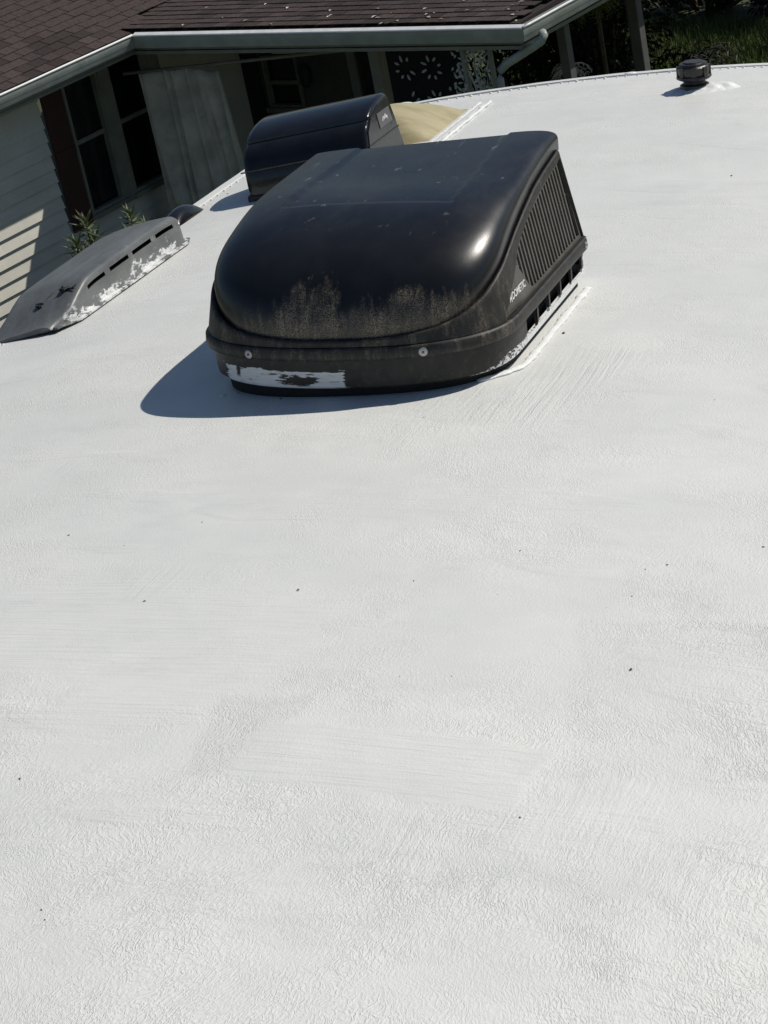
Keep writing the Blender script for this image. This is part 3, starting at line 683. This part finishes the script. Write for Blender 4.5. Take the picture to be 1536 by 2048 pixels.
# ------------------------------------------------------------------ house beyond the trailer (world frame, z up)
GA, GB, GC, EZ = -14.30, 14.58, -10.12, 2.70     # gutter lips and their height
XA = -14.86; YB = 16.6
HS = empty('house', Matrix.Translation((-15, 14.5, 0))); HSI = Matrix.Translation((15, -14.5, 0))
tag(HS, 'single storey house with brown shingle roof, pale gutters and shaded porch', 'house')
def hpart(m, name, mat, parent=None, **k): return m.build(name, mat, parent or HS, None if parent else HSI, **k)
wallA = hpart(MB().box((XA-.25, 7.5, -.3), (XA-.03, 13.80, 2.55)).box((XA-.25, 13.80, -.3), (XA-.03, 16.9, 1.10)).box((XA-.25, 15.26, 1.10), (XA-.03, 16.9, 2.55)), 'wall', M['siding'])
z = .10; k = 0
while z < 2.5:
    y1 = 13.80 if z > 1.02 else 16.6
    m = MB(); h = .125; XB = XA+.004
    m.add([(XA-.028, 7.5, z), (XB, 7.5, z), (XA-.024, 7.5, z+h+.012), (XA-.028, 7.5, z+h+.012), (XA-.028, y1, z), (XB, y1, z), (XA-.024, y1, z+h+.012), (XA-.028, y1, z+h+.012)], [(0,1,2,3), (7,6,5,4), (0,4,5,1), (1,5,6,2), (2,6,7,3), (3,7,4,0)])
    m.build('siding_board', M['siding'], wallA); z += h
# maroon shutter
sh = hpart(MB().box((XA, 13.82, 1.10), (XA+.022, 14.085, 2.50)), 'shutter', M['shutter'], bevel=.003)
for a, b in ((1.10, 1.17), (1.78, 1.85), (2.43, 2.5)): MB().box((XA+.0225, 13.825, a), (XA+.032, 14.08, b)).build('shutter_rail', M['shutter'], sh)
# twin sash window
def window(y0, y1, z0, z1, zr, x, ax=0):
    fr = MB()
    def b(p0, p1, q0, q1, d0, d1):
        if ax == 0: return MB().box((x+d0, p0, q0), (x+d1, p1, q1))
        return MB().box((p0, x-d1, q0), (p1, x-d0, q1))
    w = hpart(b(y0, y1, z0, z1, -.06, -.05), 'window', M['glass'])
    t = .028
    for (p0, p1, q0, q1) in ((y0-.0, y0+t, z0, z1), (y1-t, y1, z0, z1), (y0+t, y1-t, z0, z0+t), (y0+t, y1-t, z1-t, z1)): b(p0, p1, q0, q1, -.055, .018).build('frame', M['trim'], w)
    b(y0+t, y1-t, zr-.018, zr+.022, -.052, -.012).build('meeting_rail', M['trim'], w)
    for (q0, q1, d) in ((z0+t, zr-.018, -.045), (zr+.022, z1-t, -.04)): b(y0+t, y1-t, q0, q1, d-.004, d).build('pane', M['glass'], w)
    b(y0-.03, y1+.03, z0-.045, z0, -.03, .05).build('sill', M['trim'], w); return w
window(14.10, 14.56, 1.17, 2.50, 1.835, XA); window(14.70, 15.22, 1.17, 2.50, 1.835, XA)
hpart(MB().box((XA-.06, 14.562, 1.12), (XA+.03, 14.698, 2.52)), 'mullion_post', M['trim'], bevel=.004)
# porch back wall, window, shutters, door, lamp, ceiling, floor
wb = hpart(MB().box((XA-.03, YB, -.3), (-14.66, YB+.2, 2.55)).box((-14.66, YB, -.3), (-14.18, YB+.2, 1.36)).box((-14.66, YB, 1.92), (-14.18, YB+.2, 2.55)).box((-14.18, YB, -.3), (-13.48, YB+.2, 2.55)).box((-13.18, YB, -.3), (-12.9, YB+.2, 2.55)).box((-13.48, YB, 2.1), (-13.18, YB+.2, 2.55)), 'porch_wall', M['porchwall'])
window(-14.64, -14.20, 1.38, 1.90, 1.62, YB, 1)
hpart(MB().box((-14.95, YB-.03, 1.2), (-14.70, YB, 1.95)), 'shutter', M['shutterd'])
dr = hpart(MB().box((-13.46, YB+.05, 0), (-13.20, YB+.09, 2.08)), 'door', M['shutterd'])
for a, b in ((-13.56, -13.47), (-13.19, -13.10)): hpart(MB().box((a, YB-.03, 0), (b, YB-.001, 2.14)), 'door_jamb', M['trim'])
lm = hpart(MB().lathe([(.02, 1.60), (.055, 1.64), (.06, 1.76), (.03, 1.82), (.01, 1.84)], 14, Matrix.Translation((-14.07, YB-.07, 0))), 'wall_lamp', M['shutterd'], sharp=40)
hpart(MB().box((-15.1, GB+.10, 2.50), (GC-.12, 20.6, 2.53)), 'porch_ceiling', M['trim'])  # back part is unseen, extended to keep the garden bushes in shade
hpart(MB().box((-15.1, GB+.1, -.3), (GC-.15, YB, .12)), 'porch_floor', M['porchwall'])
# roof: steep main plane A, nearly flat porch plane B; its unseen back is extended to shade the bushes
SA, SB = .29, .035
def za(x): return EZ - .02 + SA*(GA-.03-x)
def zbp(y): return EZ + .028 + SB*(y-GB-.06)
rf = hpart(MB().add and MB().box((0,0,0),(0,0,0)) if 0 else (lambda m: (m.add([(GA-.08, 6, za(GA-.08)-.02), (GA-.08, 24, za(GA-.08)-.02), (-20, 24, za(-20)-.02), (-20, 6, za(-20)-.02), (GA-.08, 6, za(GA-.08)-.08), (GA-.08, 24, za(GA-.08)-.08), (-20, 24, za(-20)-.08), (-20, 6, za(-20)-.08)], [(0,1,2,3),(7,6,5,4),(0,4,5,1),(1,5,6,2),(2,6,7,3),(3,7,4,0)]), m.add([(-15, GB+.11, zbp(GB+.11)-.02), (GC-.11, GB+.11, zbp(GB+.11)-.02), (GC-.11, 20.6, zbp(20.6)-.02), (-15, 20.6, zbp(20.6)-.02), (-15, GB+.11, zbp(GB+.11)-.07), (GC-.11, GB+.11, zbp(GB+.11)-.07), (GC-.11, 20.6, zbp(20.6)-.07), (-15, 20.6, zbp(20.6)-.07)], [(0,1,2,3),(7,6,5,4),(0,4,5,1),(1,5,6,2),(2,6,7,3),(3,7,4,0)]), m)[2])(MB()), 'roof', M['felt'])
hpart(MB().box((-15.08, GB+.12, 2.535), (-12, 18, 2.62)), 'roof_beam', M['trim'])
EXP, TAB = .125, .165
rsh = random.Random(9)
shs = []   # (matrix, distance)
def shing_mesh(k):
    r0 = random.Random(k); w = TAB-.006; L = EXP*1.25; t = .007
    m = MB(); a = r0.uniform(-.003, .003); m.add([(-w/2, -a, 0), (w/2, a, 0), (w/2, L, -.006), (-w/2, L, -.006), (-w/2, -a, t), (w/2, a, t), (w/2, L, -.001), (-w/2, L, -.001)], [(0,3,2,1),(4,5,6,7),(0,1,5,4),(1,2,6,5),(2,3,7,6),(3,0,4,7)])
    me = m.mesh('shingle'); me.materials.append(M['shingle']); return me
SHM = [shing_mesh(k) for k in range(5)]
camp = Vector((0, 0, CAM_Z)); CI = cam.matrix_world.inverted()
def inview(p, pad=.03):
    q = CI @ Vector(p)
    if q.z > -1: return False
    u, v = q.x/-q.z*4555/1536, q.y/-q.z*4555/2048; return abs(u) < .5+pad and abs(v) < .5+pad
for c in range(40):                                   # plane A, courses climb towards -x
    d = c*EXP; x = GA-.085-d*math.cos(math.atan(SA)); y = 6 + (c % 3)*TAB/3 + rsh.uniform(-.01, .01)
    while y < 22:
        zz = za(x)
        if y < GB or zz > zbp(y)-.01:
            if inview((x, y, zz), .06):
                up = Vector((-1, 0, SA)).normalized(); al = Vector((0, 1, 0)).cross(up) ; ax_ = up.cross(Vector((0, 1, 0)))
                xx = Vector((0, 1, 0)); nz = xx.cross(up)
                if nz.z < 0: xx = -xx; nz = xx.cross(up)
                mt = Matrix(((xx.x, up.x, nz.x, x), (xx.y, up.y, nz.y, y), (xx.z, up.z, nz.z, zz+rsh.uniform(0, .004)), (0, 0, 0, 1)))
                shs.append(((Vector((x, y, zz))-camp).length, mt))
        y += TAB
for c in range(30):                                   # plane B, courses climb towards +y
    yv = GB+.105 + c*EXP; x = -16 + (c % 3)*TAB/3
    while x < GC-.19:
        zz = zbp(yv)
        if zz > za(x)-.035 and x > -16 and inview((x, yv, zz), .03):
            up = Vector((0, 1, SB)).normalized(); xx = Vector((1, 0, 0)); nz = xx.cross(up)
            mt = Matrix(((xx.x, up.x, nz.x, x), (xx.y, up.y, nz.y, yv), (xx.z, up.z, nz.z, zz+rsh.uniform(0, .003)), (0, 0, 0, 1)))
            shs.append(((Vector((x, yv, zz))-camp).length, mt))
        x += TAB
shs.sort(key=lambda s: s[0])
for i, (d, mt) in enumerate(shs[:300]):
    o = bpy.data.objects.new('shingle', SHM[rsh.randrange(5)]); COL.objects.link(o); o.parent = rf; o.matrix_local = mt
if len(shs) > 300:
    m = MB(); vv = SHM[0].vertices; ff = [tuple(p.vertices) for p in SHM[0].polygons]
    for d, mt in shs[300:]: m.add([mt @ v.co for v in vv], ff)
    o = m.build('shingles', M['shingle'], rf, fix=False); o['kind'] = 'stuff'
print('shingles', len(shs))
# gutters: open trough with rolled lip (profile: outward, up)
gp = [(.0, .0), (-.012, .004), (-.014, -.004), (-.004, -.012), (-.006, -.045), (-.022, -.075), (-.030, -.115), (-.034, -.122), (-.10, -.122), (-.104, -.01), (-.100, -.01), (-.096, -.116), (-.04, -.116), (-.034, -.11), (-.026, -.074), (-.010, -.044), (-.010, -.014)]
def gutter(kind, a, b, name='gutter'):
    m = MB(); rows = []; n = 40
    for i in range(n+1):
        t = i/n; row = []
        for o_, u in gp:
            wv = .0025*mnoise.noise(Vector((t*20, u*3, 2)))
            if kind == 'A': row.append((GA+o_+wv, a+(b+(-o_)*1.0-a)*t if True else 0, EZ+u+wv))
            elif kind == 'B': row.append(((a-(o_)*-1.0)+((b+o_)-(a+o_))*t, GB-o_+wv, EZ+u+wv))
            else: row.append((GC+o_+wv, (a-o_)+(b-(a-o_))*t, EZ+u+wv))
        rows.append(row)
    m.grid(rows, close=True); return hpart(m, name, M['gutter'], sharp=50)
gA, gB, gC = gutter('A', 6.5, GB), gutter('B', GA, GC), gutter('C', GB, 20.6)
def lip(pts, par):
    P = []; n = 60
    for i in range(n+1):
        t = i/n; a, b = Vector(pts[0]), Vector(pts[1]); P.append(a+(b-a)*t + Vector((0, 0, .002*mnoise.noise(Vector((t*14, 1, 5))))))
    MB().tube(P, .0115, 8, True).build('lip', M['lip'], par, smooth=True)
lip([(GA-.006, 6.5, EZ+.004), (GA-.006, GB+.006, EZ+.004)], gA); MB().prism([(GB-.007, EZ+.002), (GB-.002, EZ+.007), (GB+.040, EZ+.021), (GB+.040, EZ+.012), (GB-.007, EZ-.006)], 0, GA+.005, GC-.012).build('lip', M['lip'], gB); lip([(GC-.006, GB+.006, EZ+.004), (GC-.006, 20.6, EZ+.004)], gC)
# soffit and fascia under the eaves
hpart(MB().box((XA-.2, 6.5, 2.505), (GA-.11, GB+.1, 2.53)), 'soffit', M['trim'])
hpart(MB().box((GA-.135, 6.5, 2.535), (GA-.108, GB+.1, 2.69)), 'fascia', M['trim'])
hpart(MB().box((GA+.02, GB+.108, 2.54), (GC-.11, GB+.13, 2.675)), 'fascia', M['trim'])
# corner post of the porch side, thin posts, door-like pillar
def post(x, y, w, z1, name='porch_post', mat='trim'): return hpart(MB().box((x-w/2, y-w/2, -.1), (x+w/2, y+w/2, z1)), name, M[mat], bevel=.004)
post(-14.60, 15.02, .13, 2.50); post(-12.30, 15.45, .11, 2.50)
post(-10.94, 14.86, .040, 2.50); post(-10.675, 14.86, .034, 2.50)
post(-10.44, 15.60, .085, 2.50, mat='post')
# downspout
m = MB(); pts = [(-10.10, 14.80, 2.60), (-10.075, 14.78, 2.585), (-10.09, 14.76, 2.545), (-10.17, 14.75, 2.50), (-10.46, 14.75, 2.36), (-10.52, 14.75, 2.31), (-10.545, 14.75, 2.24), (-10.55, 14.75, .05)]
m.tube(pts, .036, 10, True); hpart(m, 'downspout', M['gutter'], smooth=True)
# ironwork screen with scrolls between the thin posts
ir = empty('iron_screen', Matrix.Translation((-10.8, 14.86, 0))); tag(ir, 'pale ironwork screen of scrolls and leaves between thin porch posts', 'iron screen')
rs = random.Random(2)
for k in range(3): 
    x0 = -.1+.1*k
    MB().tube([(x0+.05*math.sin(q*.9+k), .0, .12+q*.12) for q in range(20)], .008, 6).build('stem', M['iron'], ir, smooth=True)
m = MB()
def leaf(m, p, d, n, L, w, fold=.15):
    d = d.normalized(); s = d.cross(n).normalized(); n2 = s.cross(d)
    q = [p, p+d*L*.35+s*w*.5+n2*L*fold*.4, p+d*L, p+d*L*.35-s*w*.5+n2*L*fold*.4, p+d*L*.4]
    b = m.add(q, [(0, 4, 1), (1, 4, 2), (2, 4, 3), (3, 4, 0)])
for k in range(300):
    a = rs.uniform(0, 6.28); p = Vector((rs.uniform(-.26, .10), rs.uniform(-.03, .03), rs.uniform(1.3, 2.5))); leaf(m, p, Vector((math.cos(a), .2*rs.uniform(-1, 1), math.sin(a))), Vector((0, -1, .2)), rs.uniform(.035, .07), rs.uniform(.018, .03))
for k in range(12):
    cx, cz = rs.uniform(-.1, .1), rs.uniform(1.4, 2.4); m.tube([(cx+.05*(1-t/14)*math.cos(t*.7), 0, cz+.05*(1-t/14)*math.sin(t*.7)) for t in range(12)], .005, 5)
o = m.build('scrollwork', M['iron'], ir); o['kind'] = 'stuff'
# petal breeze screen
ps = empty('petal_screen', Matrix.Translation((-11.55, 15.05, 0))); tag(ps, 'white openwork screen of radiating petals beside the dark porch doorway', 'screen')
MB().box((-.36, .03, 0), (.40, .06, 2.47)).build('backing', M['void'], ps)
pet = MB().lathe([(.002, -.035), (.010, -.024), (.014, 0), (.010, .024), (.002, .035)], 8).mesh('petal'); pet.materials.append(M['petal'])
for cx, cz in ((-.16, 2.24), (.12, 2.24), (-.16, 1.94), (.12, 1.94), (.30, 1.98)):
    for k in range(8):
        if rs.random() < .25: continue
        a = k*math.pi/4+.3; q = Matrix.Translation((cx+.085*math.cos(a), .0, cz+.085*math.sin(a))) @ Matrix.Rotation(-a+math.pi/2, 4, 'Y')
        o = bpy.data.objects.new('petal', pet); COL.objects.link(o); o.parent = ps; o.matrix_local = q @ Matrix.Diagonal((.9, .7, rs.uniform(.5, .95), 1)) @ Matrix.Rotation(rs.uniform(-.25, .25), 4, 'Y')
# curtain rod and curtain
rod = tag(MB().tube([(-.03, -.009, 0), (1.2, .37, 0), (2.4, .745, 0)], .016, 10).build('curtain_rod', M['trim'], None, Matrix.Translation((-14.66, 14.76, 2.30)), smooth=True), 'thin pale curtain rod hanging slantwise under the porch gutter', 'curtain rod')
rows = []
for i in range(26):
    t = i/25; z = 2.29-2.1*t; row = []
    for j in range(90):
        s = j/89; gather = 1-.34*sstep(0, .25, t)*0; L = .22+.86*s*(1 if t < .02 else 1)
        L = .12 + .80*s + .10*t*(s-.1)
        am = .020+.034*t*(.6+.8*abs(mnoise.noise(Vector((s*6, 3, 0))))); ph = s*38+5.5*mnoise.noise(Vector((s*5, 0, t*.8)))+.5*math.sin(t*3+s*5); 
        row.append((L*.955, L*.298+am*math.sin(ph)*1.0, z-.012*math.sin(s*30)*max(0, 1-t*12) - .06*sstep(.55, 1, s)*(1-t)))
    rows.append(row)
cu = MB().grid(rows).build('curtain', M['curtain'], None, Matrix.Translation((-14.66, 14.76, 0)), smooth=True)
md = cu.modifiers.new('s', 'SOLIDIFY'); md.thickness = .004
tag(cu, 'long pale curtain hanging in folds from the porch rod', 'curtain')

# ------------------------------------------------------------------ plants
def rosette_shrub(name, loc, tips, label, mat, L=.13):
    e = empty(name, Matrix.Translation(loc)); tag(e, label, 'shrub', 'shrubs by the house wall'); rs = random.Random(int(abs(loc[1])*100))
    ms, ml = MB(), MB()
    for t in tips:
        t = Vector(t); ms.tube([(t.x*.2, t.y*.2, 0), (t.x*.6, t.y*.6, t.z*.55), tuple(t)], [.014, .010, .005], 6)
        for q in range(26):
            a = q*2.4; el = R(-10 + 75*(q/26)) ; d = Vector((math.cos(a)*math.cos(el), math.sin(a)*math.cos(el), math.sin(el)))
            leaf(ml, t+Vector((0, 0, (q/26-.8)*.10)), d, Vector((0, 0, 1)) if el < 1 else Vector((1, 0, 0)), L*rs.uniform(.75, 1.15), .034, .12)
        for q in range(20):
            f = rs.uniform(.45, .9); a = rs.uniform(0, 6.28); leaf(ml, Vector((t.x*f, t.y*f, t.z*f)), Vector((math.cos(a), math.sin(a), .4)), Vector((0, 0, 1)), L*rs.uniform(.7, 1), .024)
    ms.build('stem', M['bark'], e, smooth=True); ml.build('foliage', M[mat], e)
    return e
rosette_shrub('oleander_shrub', (-13.62, 12.80, 0), [(0, .03, 1.60), (.04, -.17, 1.48), (-.05, .13, 1.42), (.10, -.05, 1.36), (.10, .10, 1.30), (.12, -.24, 1.36)], 'leafy oleander shrub standing below the maroon shutter', 'leafa', .15)
rosette_shrub('oleander_shrub', (-13.62, 13.36, 0), [(0, 0, 1.47), (.08, -.12, 1.34), (.05, .12, 1.32)], 'smaller oleander shrub standing below the twin sash window', 'leafa', .13)
# far garden seen past the porch: pole, pot plants, frond clumps, hedge
def pole(x, y, w, h, label): 
    e = empty('garden_post', Matrix.Translation((x, y, 0))); tag(e, label, 'post', 'posts past the porch')
    MB().box((-w/2, -w/2, -.1), (w/2, w/2, h)).build('shaft', M['post'], e, bevel=.006); MB().box((-w/2-.02, -w/2-.02, h), (w/2+.02, w/2+.02, h+.05)).build('post_cap', M['post'], e)
pole(-10.44, 16.75, .095, 2.9, 'thicker grey post beyond the downspout, beside the dark garden')
pole(-10.62, 16.95, .045, 2.9, 'thin grey post standing right next to the thicker grey post')
def fronds(name, loc, z0, n, L, label, mat, seed, droop=1.0):
    rs = random.Random(seed); e = empty(name, Matrix.Translation(loc)); tag(e, label, 'plant', 'plants past the porch'); m = MB()
    for k in range(n):
        a = rs.uniform(0, 6.28); l = L*rs.uniform(.6, 1.1); p = Vector((0, 0, z0)); el = rs.uniform(.5, 1.3); pts = []
        for q in range(7):
            pts.append(p.copy()); p = p + Vector((math.cos(a)*math.cos(el), math.sin(a)*math.cos(el), math.sin(el)))*l/6; el -= droop*.42
        m.tube(pts, [.006*(1-q/7.5) for q in range(7)], 4, False)
        for q in range(1, 7):
            for s_ in (-1, 1): leaf(m, pts[q], Vector((-math.sin(a)*s_, math.cos(a)*s_, -.5)), Vector((0, 0, 1)), l*.22, l*.05)
    m.build('fronds', M[mat], e); MB().lathe([(.10, 0), (.14, .02), (.17, .30), (.18, .32), (.14, .32)], 16).build('pot', M['post'], e, sharp=40)
    MB().tube([(0, 0, .28), (0, 0, z0)], .022, 6).build('stem', M['bark'], e)
fronds('fern_plant', (-10.95, 16.95, 0), 2.16, 30, .26, 'yellow green drooping fern on a tall stem beside the grey posts', 'leafy', 1)
fronds('fern_plant', (-10.95, 16.35, 0), 1.78, 26, .26, 'pale feathery plant low beside the grey posts', 'dry', 2)
fronds('fern_plant', (-10.75, 18.2, 0), 1.25, 34, .55, 'large dark arching frond plant past the grey posts', 'leafb', 3, .9)
def bush(name, loc, rx, ry, h, n, label, mat, seed, cat='bush', group='bushes in the shaded garden', L=.085):
    rs = random.Random(seed); e = empty(name, Matrix.Translation(loc)); tag(e, label, cat, group); m = MB(); ms = MB()
    cl = [(rs.uniform(-1, 1)*rx*.7, rs.uniform(-1, 1)*ry*.6, h*rs.uniform(.15, .9), rs.uniform(.25, .45)) for _ in range(int(10+rx*6))]
    for x, y, z, r in cl: ms.tube([(x*.25, y*.25, 0), (x*.6, y*.6, z*.5), (x, y, z)], [.035, .025, .012], 6)
    for k in range(n):
        x, y, z, r = rs.choice(cl); d = Vector((rs.gauss(0, 1), rs.gauss(0, 1), rs.gauss(0, 1))).normalized(); p = Vector((x, y, z)) + Vector((d.x, d.y, d.z*.8))*r*(h/1.8)*rs.uniform(.7, 1.1)
        if p.z < .02: p.z = .02+.1*rs.random()
        dd = (d + Vector((rs.uniform(-1, 1), rs.uniform(-1, 1), rs.uniform(-.6, .6)))).normalized(); leaf(m, p, dd, Vector((rs.uniform(-1, 1), rs.uniform(-1, 1), 1)).normalized(), L*rs.uniform(.7, 1.3), L*.45)
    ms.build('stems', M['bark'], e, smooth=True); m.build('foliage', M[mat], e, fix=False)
bush('garden_bush', (-12.9, 18.6, 0), 1.0, .5, 2.2, 5000, 'dark bush behind the ironwork screen', 'leafb', 21)
bush('garden_bush', (-11.7, 17.9, 0), .7, .45, 2.1, 5000, 'dark bush behind the downspout', 'leafb', 22)
bush('garden_bush', (-13.4, 20.2, 0), 1.2, .5, 2.2, 5000, 'dark tall bush behind the petal screen', 'leafb', 23)
for i, (x, y) in enumerate(((-18.6, 25.0), (-16.4, 24.8), (-14.3, 24.6), (-12.2, 24.5), (-10.1, 24.4), (-8.0, 24.3))):
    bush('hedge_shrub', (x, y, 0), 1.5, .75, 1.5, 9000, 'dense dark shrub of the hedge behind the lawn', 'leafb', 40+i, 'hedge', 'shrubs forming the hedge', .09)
m = MB(); rg = random.Random(6)
for k in range(26000):
    x, y = rg.uniform(-16, -9), rg.uniform(21.0, 23.9); a = rg.uniform(0, 6.28); h = rg.uniform(.05, .16); w = .008; z = terr(x, y)
    lx, ly = rg.uniform(-.05, .05), rg.uniform(-.05, .05); c, s_ = math.cos(a)*w, math.sin(a)*w
    m.add([(x-c, y-s_, z), (x+c, y+s_, z), (x+lx, y+ly, z+h)], [(0, 1, 2)])
tag(m.build('grass', M['grass'], fix=False), 'rough green grass by the dark hedge', 'grass', kind='stuff')

# ------------------------------------------------------------------ pale leaves scattered on the shingles and in the gutter
rl = random.Random(12); lm_ = []
for k in range(4):
    m = MB(); w = .016+.005*rl.random(); m.add([(-.045, 0, 0), (-.01, w, .010), (.04, .002, .003), (-.005, -w, .008), (0, 0, .001)], [(0, 4, 1), (1, 4, 2), (2, 4, 3), (3, 4, 0)]); me = m.mesh('fallen_leaf'); me.materials.append(M['dry']); lm_.append(me)
spots = []
while len(spots) < 36:
    x = -10.2 - abs(rl.gauss(0, 1.5)); yv = GB+.08+rl.random()**1.3*1.5
    if x > -14.0 and inview((x, yv, zbp(yv)), 0): spots.append((x, yv, zbp(yv)+.010))
for d_, yv in ((.85, 13.75), (.62, 13.35)): spots.append((GA-.04-d_, yv, za(GA-.04-d_)+.012))
for i, (x, yv, z) in enumerate(spots):
    o = link('fallen_leaf', lm_[i % 4], None, None, Matrix.Translation((x, yv, z)) @ Matrix.Rotation(rl.random()*6.28, 4, 'Z') @ Matrix.Rotation(rl.uniform(-.2, .2), 4, 'X') @ Matrix.Scale(rl.uniform(.4, .85), 4))
    tag(o, 'pale dry leaf lying on the brown shingle roof', 'leaf', 'dry leaves on the shingle roof')
